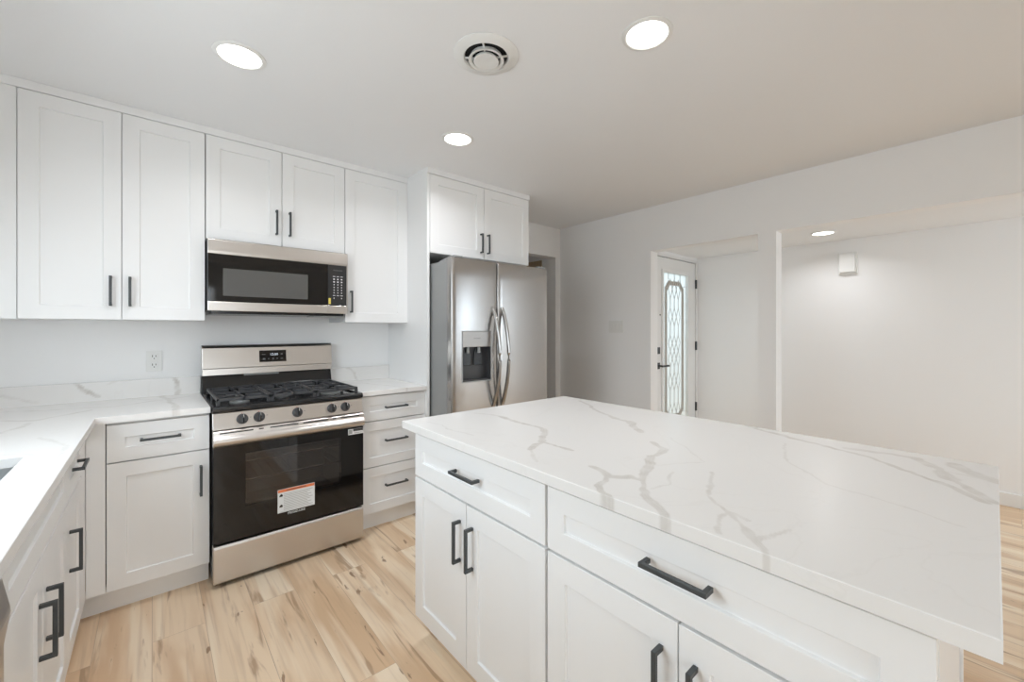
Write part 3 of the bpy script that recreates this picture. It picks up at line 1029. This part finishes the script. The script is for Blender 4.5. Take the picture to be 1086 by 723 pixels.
# ------------------------------------------------------------------ gas range
def gas_range():
    t = thing('gas_range', (0.38, -0.35, 0), 'freestanding stainless steel gas range with black oven door', 'range')
    x0, x1 = 0.003, 0.757
    R = lambda a0, a1, b0, b1: [(a0, b0), (a1, b0), (a1, b1), (a0, b1)]
    # body: shell round an open oven cavity
    b = MB()
    b.box(x0, x0 + 0.03, -0.645, -0.03, 0.03, 0.895)
    b.box(x1 - 0.03, x1, -0.645, -0.03, 0.03, 0.895)
    b.box(x0 + 0.03, x1 - 0.03, -0.06, -0.03, 0.03, 0.895)
    b.box(x0 + 0.03, x1 - 0.03, -0.645, -0.06, 0.03, 0.24)
    b.box(x0 + 0.03, x1 - 0.03, -0.645, -0.06, 0.72, 0.895)
    b.done('body', 'black', t)
    b = MB()
    b.box(0.034, 0.06, -0.64, -0.061, 0.241, 0.719).box(0.70, 0.726, -0.64, -0.061, 0.241, 0.719)
    b.box(0.06, 0.70, -0.085, -0.061, 0.241, 0.719).box(0.06, 0.70, -0.64, -0.085, 0.241, 0.255).box(0.06, 0.70, -0.64, -0.085, 0.705, 0.719)
    b.done('oven_cavity', 'cavity', t)
    for z in (0.50, 0.60):
        r = MB()
        for y in (-0.62, -0.10):
            r.tube([(0.062, y, z), (0.698, y, z)], 0.004, 8)
        for i in range(15):
            x = 0.08 + i * 0.6 / 14
            r.tube([(x, -0.62, z + 0.004), (x, -0.10, z + 0.004)], 0.0022, 6)
        r.done('oven_rack', 'chrome', t, smooth=True)
    # feet
    for x in (0.05, 0.71):
        for y in (-0.58, -0.09):
            MB().lathe([(0, 0), (0.018, 0), (0.018, 0.012), (0.010, 0.014), (0.010, 0.0295), (0, 0.0295)], (x, y, 0), seg=16).done('foot', 'black', t)
    # storage drawer
    MB().prism([(-0.646, 0.022), (-0.688, 0.022), (-0.695, 0.030), (-0.695, 0.200), (-0.690, 0.212), (-0.646, 0.212)],
               (x0 + 0.001, 0, 0), Y, Z, X, x1 - x0 - 0.002).done('storage_drawer', 'steel', t, bevel=0.003)
    # oven door
    dz0, dz1 = 0.224, 0.712
    wx0, wx1, wz0, wz1 = 0.141, 0.625, 0.388, 0.662
    dr = MB().ring(R(x0 + 0.001, x1 - 0.001, dz0, dz1), R(wx0, wx1, wz0, wz1), (0, -0.648, 0), X, Z, -Y, 0.045).done('oven_door', 'glassblack', t, bevel=0.0015)
    MB().box(wx0 + 0.0005, wx1 - 0.0005, -0.6915, -0.6865, wz0 + 0.0005, wz1 - 0.0005).done('oven_window', 'ovenglass', dr)
    # handle band: curved stainless extrusion across the top of the door
    prof = [(-0.648, 0.7125), (-0.697, 0.7125), (-0.703, 0.716), (-0.716, 0.727), (-0.722, 0.740), (-0.719, 0.753), (-0.708, 0.762),
            (-0.699, 0.767), (-0.697, 0.772), (-0.697, 0.787), (-0.692, 0.792), (-0.648, 0.792)]
    hb = MB().prism(prof, (x0 + 0.001, 0, 0), Y, Z, X, x1 - x0 - 0.002).done('oven_handle', 'steel', dr, bevel=0.0015, smooth=True)
    sl = MB()
    for a, c in ((0.03, 0.175), (0.20, 0.222), (0.252, 0.39), (0.415, 0.55), (0.575, 0.592), (0.62, 0.73)):
        sl.box(a, c, -0.6976, -0.6962, 0.7775, 0.7835)
    sl.done('vent_slot', 'hole', hb)
    # warning label and sticker on the glass
    lb = MB().box(0.288, 0.476, -0.6938, -0.6931, 0.304, 0.431).done('warning_label', 'paper', dr)
    MB().box(0.290, 0.474, -0.6942, -0.6938, 0.414, 0.429).done('label_header', 'orange', lb)
    g = MB()
    for i in range(11):
        z = 0.402 - i * 0.0085
        g.box(0.318, 0.465 - (i * 37 % 5) * 0.007, -0.6941, -0.6938, z - 0.0012, z + 0.0012)
    g.box(0.297, 0.467, -0.6941, -0.6938, 0.308, 0.3095)
    g.done('small_print', 'grey_side', lb)
    for z in (0.397, 0.340):
        g = MB().prism([(-0.009, -0.006), (0.008, -0.006), (0.010, 0.002), (0.002, 0.009), (-0.005, 0.004)], (0.304, -0.6938, z), X, Z, -Y, 0.0003)
        g.done('warning_symbol', 'black', lb)
    MB().box(0.33, 0.43, -0.6944, -0.6942, 0.4195, 0.4235).done('header_print', 'darkgrey', lb)
    text('logo_lettering', 'FRIGIDAIRE', 0.0175, (0.382, -0.6932, 0.2865), X, Z, 'white_print', dr)
    st = MB().box(0.664, 0.754, -0.6938, -0.6931, 0.668, 0.703).done('sticker', 'white_print', dr)
    MB().box(0.694, 0.753, -0.6942, -0.6938, 0.687, 0.702).done('sticker_header', 'darkgrey', st)
    MB().box(0.668, 0.688, -0.6942, -0.6938, 0.674, 0.698).box(0.70, 0.745, -0.6942, -0.6938, 0.675, 0.678).done('sticker_print', 'grey_side', st)
    # control panel with five knobs
    MB().prism([(-0.646, 0.797), (-0.688, 0.797), (-0.690, 0.800), (-0.668, 0.880), (-0.662, 0.884), (-0.646, 0.884)],
               (x0, 0, 0), Y, Z, X, x1 - x0).done('control_panel', 'steel', t, bevel=0.002)
    ax = Vector((0, -0.964, -0.265)).normalized()
    ax = Vector((0, -0.9644, 0.2652))
    for x in (0.128, 0.204, 0.389, 0.574, 0.651):
        O = Vector((x, -0.6788, 0.8405))
        k = MB().lathe([(0, 0), (0.026, 0), (0.0265, 0.006), (0.024, 0.008), (0.0225, 0.022), (0.020, 0.025), (0, 0.025)], O, ax, 28).done('knob', 'darkgrey', t, smooth=True)
        up = Vector((0, 0.2652, 0.9644))
        MB().prism([(-0.0045, -0.021), (0.0045, -0.021), (0.0045, 0.021), (-0.0045, 0.021)], O + ax * 0.024, X, up, ax, 0.011).done('knob_grip', 'black', k, bevel=0.0015)
        MB().prism([(0.0025, 0.004), (0.0042, 0.004), (0.0042, 0.0205), (0.0025, 0.0205)], O + ax * 0.0351, X, up, ax, 0.0004).done('pointer', 'white_print', k)
        MB().prism([(-0.002, 0.0285), (0.002, 0.0285), (0.002, 0.0315), (-0.002, 0.0315)], O, X, up, ax, 0.0004).done('red_mark', 'red', k)
        MB().prism([(0.034, 0.004), (0.041, 0.004), (0.041, 0.006), (0.034, 0.006)], O, X, up, ax, 0.0004).done('burner_mark', 'darkgrey', k)
    # cooktop tray
    b = MB()
    b.prism([(-0.678, 0.8845), (-0.684, 0.890), (-0.684, 0.906), (-0.676, 0.914), (-0.64, 0.914), (-0.62, 0.904), (-0.13, 0.904), (-0.10, 0.912), (-0.085, 0.912), (-0.085, 0.8955), (-0.64, 0.8955), (-0.645, 0.8845)],
            (x0 - 0.001, 0, 0), Y, Z, X, x1 - x0 + 0.002)
    b.box(x0 - 0.001, x0 + 0.018, -0.64, -0.09, 0.9042, 0.914).box(x1 - 0.018, x1 + 0.001, -0.64, -0.09, 0.9042, 0.914)
    b.done('cooktop', 'black', t, bevel=0.002)
    # burners
    for x, y, r in ((0.14, -0.50, 0.048), (0.14, -0.22, 0.038), (0.38, -0.36, 0.045), (0.62, -0.50, 0.055), (0.62, -0.22, 0.035)):
        MB().lathe([(0, 0), (r, 0), (r, 0.006), (r * 0.8, 0.010), (r * 0.8, 0.016), (0, 0.016)], (x, y, 0.9042), seg=28).done('burner', 'grey_side', t, smooth=True)
        MB().lathe([(0, 0), (r * 0.85, 0), (r * 0.85, 0.004), (r * 0.7, 0.008), (0, 0.009)], (x, y, 0.9204), seg=28).done('burner_cap', 'iron', t, smooth=True)
    # three cast-iron grates
    ya, yb = -0.640, -0.115
    for ga, gb in ((0.022, 0.262), (0.266, 0.494), (0.498, 0.738)):
        g = MB()
        zt0, zt1 = 0.936, 0.950
        w = 0.0065

        def bx(p, q):
            g.box(p[0] - w, q[0] + w, p[1] - w, q[1] + w, zt0, zt1)
        bx((ga + w, ya), (gb - w, ya)); bx((ga + w, yb), (gb - w, yb))
        bx((ga + w, ya), (ga + w, yb)); bx((gb - w, ya), (gb - w, yb))
        mid = (ga + gb) / 2
        yc = (ya + yb) / 2
        bx((ga + w, yc), (gb - w, yc))
        for yy in (ya + 0.13, yb - 0.13):
            bx((ga + w, yy), (mid - 0.03, yy)); bx((mid + 0.03, yy), (gb - w, yy))
        bx((mid, ya), (mid, ya + 0.10)); bx((mid, yb - 0.10), (mid, yb)); bx((mid, yc - 0.08), (mid, yc + 0.08))
        for s in (-1, 1):
            for y0, y1 in ((ya + 0.05, ya + 0.11), (yb - 0.05, yb - 0.11)):
                d = Vector((mid + s * 0.09 - (mid + s * 0.035), y0 - y1, 0))
                n = Vector((-d.y, d.x, 0)).normalized() * w
                A, B = Vector((mid + s * 0.09, y0, zt0)), Vector((mid + s * 0.035, y1, zt0))
                g.prism([(v.x, v.y) for v in (A - n, B - n, B + n, A + n)], (0, 0, zt0), X, Y, Z, zt1 - zt0 + 0.002)
        for x in (ga + w, gb - w):
            for y in (ya, yc, yb):
                g.box(x - 0.008, x + 0.008, y - 0.008, y + 0.008, 0.9143, zt0 + 0.002)
        g.done('grate', 'iron', t, bevel=0.0015)
    # backguard
    bg = MB().prism([(-0.025, 1.062), (-0.082, 1.062), (-0.065, 1.190), (-0.058, 1.200), (-0.025, 1.203)], (x0 - 0.001, 0, 0), Y, Z, X, x1 - x0 + 0.003).done('backguard', 'steel', t, bevel=0.003)
    MB().box(x0 - 0.001, x1 + 0.002, -0.060, -0.025, 1.2032, 1.208).done('top_cap', 'darkgrey', bg)
    MB().prism([(-0.025, 1.022), (-0.0825, 1.022), (-0.080, 1.0615), (-0.025, 1.0615)], (x0 + 0.001, 0, 0), Y, Z, X, x1 - x0 - 0.002).done('lower_band', 'steel', bg, bevel=0.001)
    MB().prism([(-0.025, 0.8955), (-0.084, 0.8955), (-0.084, 0.918), (-0.072, 0.95), (-0.055, 1.0215), (-0.025, 1.0215)], (x0 - 0.001, 0, 0), Y, Z, X, x1 - x0 + 0.002).done('back_riser', 'black', bg, bevel=0.003)
    b = MB()
    b.box(0.22, 0.42, -0.066, -0.0545, 1.010, 1.0225)
    b.done('vent_lip', 'grey_side', bg)
    bv = Vector((0, 0.017, 0.128)).normalized()          # up the tilted face
    bn = Vector((0, -bv.z, bv.y))                         # out of it
    at = lambda z: Vector((0, -0.082 + (z - 1.062) * 0.017 / 0.128, z))
    dp = MB().prism([(0.304, 0), (0.462, 0), (0.462, 0.077), (0.304, 0.077)], at(1.092) - bn * 0.001, X, bv, bn, 0.002).done('display', 'glassblack', bg)
    text('clock_digits', '12:00', 0.022, at(1.134) + bn * 0.0012 + X * 0.389, X, bv, 'digits', dp)
    for x, z, a, c in ((0.329, 1.142, 0.010, 0.002), (0.435, 1.142, 0.006, 0.004), (0.331, 1.112, 0.008, 0.005), (0.357, 1.113, 0.003, 0.004),
                       (0.383, 1.113, 0.004, 0.006), (0.408, 1.113, 0.004, 0.004), (0.435, 1.113, 0.007, 0.003)):
        MB().prism([(x - a, -c), (x + a, -c), (x + a, c), (x - a, c)], at(z) + bn * 0.0008, X, bv, bn, 0.0005).done('touch_key', 'grey_print', dp)

gas_range()

# ------------------------------------------------------------------ microwave
def microwave():
    t = thing('microwave', (0.38, -0.2, 1.41), 'over-the-range stainless microwave hung under the short wall cabinet', 'microwave')
    x0, x1, yf = 0.004, 0.758, -0.412
    MB().box(x0, x1, -0.388, -0.005, 1.418, 1.8145).done('body', 'darkgrey', t)
    MB().prism([(-0.3885, 1.7305), (yf, 1.7305), (yf - 0.002, 1.745), (yf, 1.808), (yf + 0.006, 1.8145), (-0.3885, 1.8145)], (x0, 0, 0), Y, Z, X, x1 - x0).done('top_band', 'steel', t, bevel=0.0015)
    dr = MB().box(x0, 0.6315, yf, -0.3885, 1.4635, 1.730).done('door', 'glassblack', t, bevel=0.001)
    MB().box(0.073, 0.512, yf - 0.0006, yf + 0.004, 1.497, 1.652).done('window', 'mwwindow', dr)
    MB().box(x0, 0.6315, yf - 0.001, -0.3885, 1.412, 1.4632).done('lower_rail', 'steel', dr, bevel=0.002)
    cp = MB().box(0.6325, 0.750, yf, -0.3885, 1.4635, 1.730).done('control_panel', 'keypad', t, bevel=0.001)
    MB().box(0.7505, x1, yf - 0.001, -0.3885, 1.412, 1.730).done('side_rail', 'steel', cp, bevel=0.0015)
    MB().box(0.6325, 0.750, yf - 0.001, -0.3885, 1.412, 1.4632).done('panel_rail', 'steel', cp, bevel=0.002)
    k = MB()
    for j in range(9):
        z = 1.655 - j * 0.0178
        for i, x in enumerate((0.670, 0.694, 0.718)):
            if j == 8 and i == 1:
                continue
            a, c = ((0.0075, 0.002) if j in (0, 7) else (0.005, 0.004) if j < 3 else (0.0028, 0.0035))
            k.box(x - a, x + a, yf - 0.0005, yf + 0.0005, z - c, z + c)
    k.done('keypad_print', 'white_print', cp)
    text('logo_lettering', 'FRIGIDAIRE', 0.0115, (0.694, yf - 0.0003, 1.692), X, Z, 'grey_print', cp)
    MB().box(0.636, 0.650, yf - 0.0008, yf, 1.474, 1.512).done('sticker', 'yellow', cp)
    MB().prism([(-0.3885, 1.398), (-0.380, 1.396), (-0.03, 1.396), (-0.03, 1.4175), (-0.3885, 1.4175)], (x0 + 0.02, 0, 0), Y, Z, X, x1 - x0 - 0.04).done('bottom_vent', 'black', t)
    MB().box(0.56, 0.74, -0.37, -0.20, 1.390, 1.3955).done('filter_grille', 'grey_side', t)


microwave()

# ------------------------------------------------------------------ refrigerator
def fridge():
    t = thing('refrigerator', (1.71, -0.45, 0), 'stainless steel side-by-side refrigerator with water dispenser in the left door', 'refrigerator')
    x0, x1 = 1.260, 2.157
    MB().box(x0, x1, -0.845, -0.04, 0.03, 1.772).done('body', 'grey_side', t, bevel=0.004)
    MB().box(x0 + 0.02, x1 - 0.02, -0.83, -0.06, 0, 0.0298).done('base_grille', 'black', t)
    for x in (x0 + 0.06, x1 - 0.06):
        MB().prism([(-0.70, 1.7725), (-0.895, 1.7925), (-0.895, 1.806), (-0.86, 1.806), (-0.70, 1.786)], (x - 0.035, 0, 0), Y, Z, X, 0.07).done('hinge_cover', 'grey_side', t, bevel=0.003)

    def door_mesh(a, b, hole=None):
        """slightly crowned door front with rounded side edges"""
        z0, z1 = 0.06, 1.791
        us = [a, a + 0.001, a + 0.004, a + 0.010]
        n = 14
        ends = (hole[0], hole[1]) if hole else ()
        us += [a + 0.010 + (b - a - 0.020) * i / n for i in range(1, n)] + list(ends) + [b - 0.010, b - 0.004, b - 0.001, b]
        us = sorted(us)
        def yy(u):
            s = (u - (a + b) / 2) / ((b - a) / 2)
            y = -0.911 + 0.007 * s * s
            e = min(u - a, b - u)
            if e < 0.010:
                y += 0.010 - math.sqrt(max(0, 0.010 ** 2 - (0.010 - e) ** 2))
            return y
        zs = [z0, z0 + 0.002] + [z0 + 0.2 * i for i in range(1, 9) if z0 + 0.2 * i < z1 - 0.05] + [z1 - 0.010, z1 - 0.003, z1]
        if hole:
            zs = sorted(set([z for z in zs if min(abs(z - hole[2]), abs(z - hole[3])) > 0.01] + [hole[2], hole[3]]))
        bm = bmesh.new()
        g = {}
        def gv(i, j):
            if (i, j) not in g:
                dz = 0.008 if j == len(zs) - 1 else 0.002 if j == len(zs) - 2 else 0.0
                g[(i, j)] = bm.verts.new((us[i], yy(us[i]) + dz, zs[j]))
            return g[(i, j)]
        for i in range(len(us) - 1):
            for j in range(len(zs) - 1):
                um, zm = (us[i] + us[i + 1]) / 2, (zs[j] + zs[j + 1]) / 2
                if hole and hole[0] < um < hole[1] and hole[2] < zm < hole[3]:
                    continue
                bm.faces.new((gv(i, j), gv(i + 1, j), gv(i + 1, j + 1), gv(i, j + 1)))
        bd = [e for e in bm.edges if e.is_boundary]
        r = bmesh.ops.extrude_edge_only(bm, edges=bd)
        for v in r['geom']:
            if isinstance(v, bmesh.types.BMVert):
                v.co.y = -0.851
        # close the back
        back = [v for v in r['geom'] if isinstance(v, bmesh.types.BMVert)]
        c = [bm.verts.new(p) for p in ((a, -0.8508, z0), (b, -0.8508, z0), (b, -0.8508, z1), (a, -0.8508, z1))]
        if not hole:
            bm.faces.new(c[::-1])
        else:
            for v in c:
                bm.verts.remove(v)
            q = [(a, z0), (b, z0), (b, z1), (a, z1)]
            h = [(hole[0], hole[2]), (hole[1], hole[2]), (hole[1], hole[3]), (hole[0], hole[3])]
            A = [bm.verts.new((p[0], -0.8508, p[1])) for p in q]
            B = [bm.verts.new((p[0], -0.8508, p[1])) for p in h]
            for i in range(4):
                bm.faces.new((A[i], B[i], B[(i + 1) % 4], A[(i + 1) % 4]))
        mb = MB()
        mb.bm = bm
        return mb
    hole = (1.3425, 1.581, 0.951, 1.295)
    dl = door_mesh(x0, 1.6415, hole).done('freezer_door', 'fridge', t, smooth=True)
    dr = door_mesh(1.6485, x1, None).done('refrigerator_door', 'fridge', t, smooth=True)
    # curved handles
    for d, x in ((dl, 1.603), (dr, 1.684)):
        pts = []
        for i in range(25):
            s = i / 24
            z = 1.462 - s * 0.70
            y = -0.906 - 0.082 * math.sin(PI * min(1, max(0, s))) ** 0.8
            pts.append((x, y, z))
        MB().tube(pts, 0.016, 14, 0.012).done('handle', 'fridge', d, smooth=True)
    # dispenser
    hx0, hx1, hz0, hz1 = hole
    e = 0.0008
    MB().ring([(hx0 - 0.004, hz0 - 0.004), (hx1 + 0.004, hz0 - 0.004), (hx1 + 0.004, hz1 + 0.004), (hx0 - 0.004, hz1 + 0.004)],
              [(hx0 + 0.002, hz0 + 0.003), (hx1 - 0.002, hz0 + 0.003), (hx1 - 0.002, hz1 - 0.002), (hx0 + 0.002, hz1 - 0.002)],
              (0, -0.9095, 0), X, Z, -Y, 0.004).done('dispenser_bezel', 'grey_side', dl, bevel=0.0015)
    dp = MB().box(hx0 + e, hx1 - e, -0.9125, -0.875, 1.187, hz1 - e).done('dispenser_panel', 'darksteel', dl, bevel=0.002)
    text('logo_lettering', 'FRIGIDAIRE', 0.011, ((hx0 + hx1) / 2, -0.9128, 1.243), X, Z, 'grey_print', dp)
    b = MB()
    b.box(hx0 + e, hx0 + 0.006, -0.905, -0.8515, hz0 + e, 1.186).box(hx1 - 0.006, hx1 - e, -0.905, -0.8515, hz0 + e, 1.186)
    b.box(hx0 + 0.006, hx1 - 0.006, -0.862, -0.8515, hz0 + e, 1.186)
    b.box(hx0 + 0.006, hx1 - 0.006, -0.910, -0.862, hz0 + e, hz0 + 0.012)
    b.done('dispenser_recess', 'darkgrey', dl)
    for x, w in ((1.40, 0.03), (1.492, 0.036)):
        MB().prism([(-w * 0.6, 1.186), (w * 0.6, 1.186), (w * 0.9, 1.135), (w, 1.06), (-w, 1.06), (-w * 0.9, 1.135)], (x, -0.870, 0), X, Z, -Y, 0.008).done('paddle', 'black', dl, bevel=0.002)
        MB().lathe([(0, 0), (0.012, 0), (0.010, 0.04), (0, 0.04)], (x, -0.888, 1.145), (0, 0, 1), 14).done('spout', 'grey_side', dl, smooth=True)


fridge()

# ------------------------------------------------------------------ small fixtures
def outlet():
    t = thing('wall_outlet', (-0.2175, -0.003, 1.122), 'white duplex outlet plate on the wall left of the range', 'outlet')
    MB().box(-0.2535, -0.1815, -0.007, -0.0003, 1.062, 1.182).done('cover_plate', 'plastic', t, bevel=0.002)
    for z in (1.147, 1.097):
        r = MB().box(-0.2345, -0.2005, -0.0095, -0.0072, z - 0.0205, z + 0.0205).done('receptacle', 'plastic', t, bevel=0.0012)
        s = MB()
        s.box(-0.2265, -0.2235, -0.0098, -0.0094, z - 0.002, z + 0.010).box(-0.2115, -0.2085, -0.0098, -0.0094, z - 0.001, z + 0.009)
        s.lathe([(0, 0), (0.0028, 0), (0.0028, 0.0005), (0, 0.0005)], (-0.2175, -0.0094, z - 0.010), (0, -1, 0), 12)
        s.done('slot', 'hole', r)
    MB().lathe([(0, 0), (0.003, 0), (0.0025, 0.001), (0, 0.001)], (-0.2175, -0.0071, 1.122), (0, -1, 0), 12).done('screw', 'plastic', t)


outlet()


def switch():
    t = thing('light_switch', (RX, -0.766, 1.335), 'white three-rocker light switch plate on the right wall near the refrigerator', 'light switch')
    MB().box(RX - 0.007, RX - 0.0003, -0.851, -0.681, 1.277, 1.397).done('cover_plate', 'plastic', t, bevel=0.002)
    for y in (-0.812, -0.766, -0.720):
        MB().prism([(RX - 0.0072, 1.303), (RX - 0.0085, 1.303), (RX - 0.0115, 1.371), (RX - 0.0072, 1.371)], (0, y - 0.017, 0), X, Z, Y, 0.034).done('rocker', 'plastic', t, bevel=0.001)


switch()


def chime():
    t = thing('door_chime', (HX, -2.388, 1.81), 'white square doorbell chime box high on the hall wall', 'door chime')
    MB().box(HX - 0.018, HX - 0.0003, -2.460, -2.318, 1.812, 2.008).done('backplate', 'plastic', t, bevel=0.003)
    MB().box(HX - 0.055, HX - 0.0182, -2.446, -2.332, 1.826, 1.994).done('cover', 'plastic', t, bevel=0.004)


chime()


def lamp(loc, label, watts, r=0.079, spread=150):
    t = thing('recessed_light', loc, label, 'ceiling light', 'recessed ceiling lights')
    MB().lathe([(r, -0.0005), (r + 0.016, -0.0005), (r + 0.015, -0.004), (r + 0.002, -0.008), (r - 0.002, -0.005)], loc, seg=56, closed=True).done('trim_ring', 'plastic', t, smooth=True)
    MB().lathe([(0, -0.0005), (r - 0.0022, -0.0005), (r - 0.0022, -0.0045), (0, -0.0045)], loc, seg=56).done('diffuser', 'lamp', t)
    l = bpy.data.lights.new('lamp_glow', 'AREA')
    l.shape = 'DISK'
    l.size = r * 1.9
    l.energy = watts
    l.color = LAMP_COL
    l.spread = math.radians(spread)
    o = bpy.data.objects.new('lamp_glow', l)
    COL.objects.link(o)
    o.parent = t
    o.location = (0, 0, -0.010)
    return t


lamp((0.051, -1.189, CE), 'round recessed light above the tall wall cabinets left of the microwave', PW['lamp'])
lamp((1.217, -2.381, CE), 'round recessed light over the island, right of the air vent', PW['lamp'])
lamp((1.151, -1.147, CE), 'round recessed light in front of the refrigerator, smallest on the kitchen ceiling', PW['lamp'] * 1.1, 0.079, 150)
lamp((4.065, -2.305, 2.13), 'round recessed light in the low hall ceiling by the door chime', PW['hall'], 0.076, 145)


def vent():
    c = (0.822, -1.872, CE)
    t = thing('ceiling_vent', c, 'round white air diffuser with concentric rings on the kitchen ceiling', 'air vent')
    MB().lathe([(0.134, -0.0005), (0.134, -0.004), (0.125, -0.010), (0.095, -0.016), (0.089, -0.010), (0.089, -0.0005)], c, seg=64, closed=True).done('flange', 'plastic', t, smooth=True)
    MB().lathe([(0, -0.0005), (0.0888, -0.0005), (0.0888, -0.002), (0, -0.002)], c, seg=48).done('duct_opening', 'hole', t)
    MB().lathe([(0.064, -0.006), (0.071, -0.020), (0.074, -0.025), (0.069, -0.026), (0.061, -0.022), (0.057, -0.010)], c, seg=64, closed=True).done('cone_ring', 'plastic', t, smooth=True)
    MB().lathe([(0, -0.026), (0.030, -0.027), (0.046, -0.031), (0.052, -0.030), (0.050, -0.022), (0.040, -0.012), (0, -0.010)], c, seg=64).done('centre_disc', 'plastic', t, smooth=True)
    for k in range(4):
        a = PI / 4 + k * PI / 2
        d = Vector((math.cos(a), math.sin(a), 0))
        MB().tube([Vector(c) + d * 0.03 + Z * -0.014, Vector(c) + d * 0.088 + Z * -0.008], 0.004, 8).done('spoke', 'plastic', t)


vent()

t = thing('passage_vent', (3.19, 0.40, 2.04), 'small tan grille high in the passage beyond the refrigerator', 'vent')
MB().box(3.186, 3.1965, 0.222, 0.56, 2.042, 2.116).done('frame', 'tan', t, bevel=0.002)
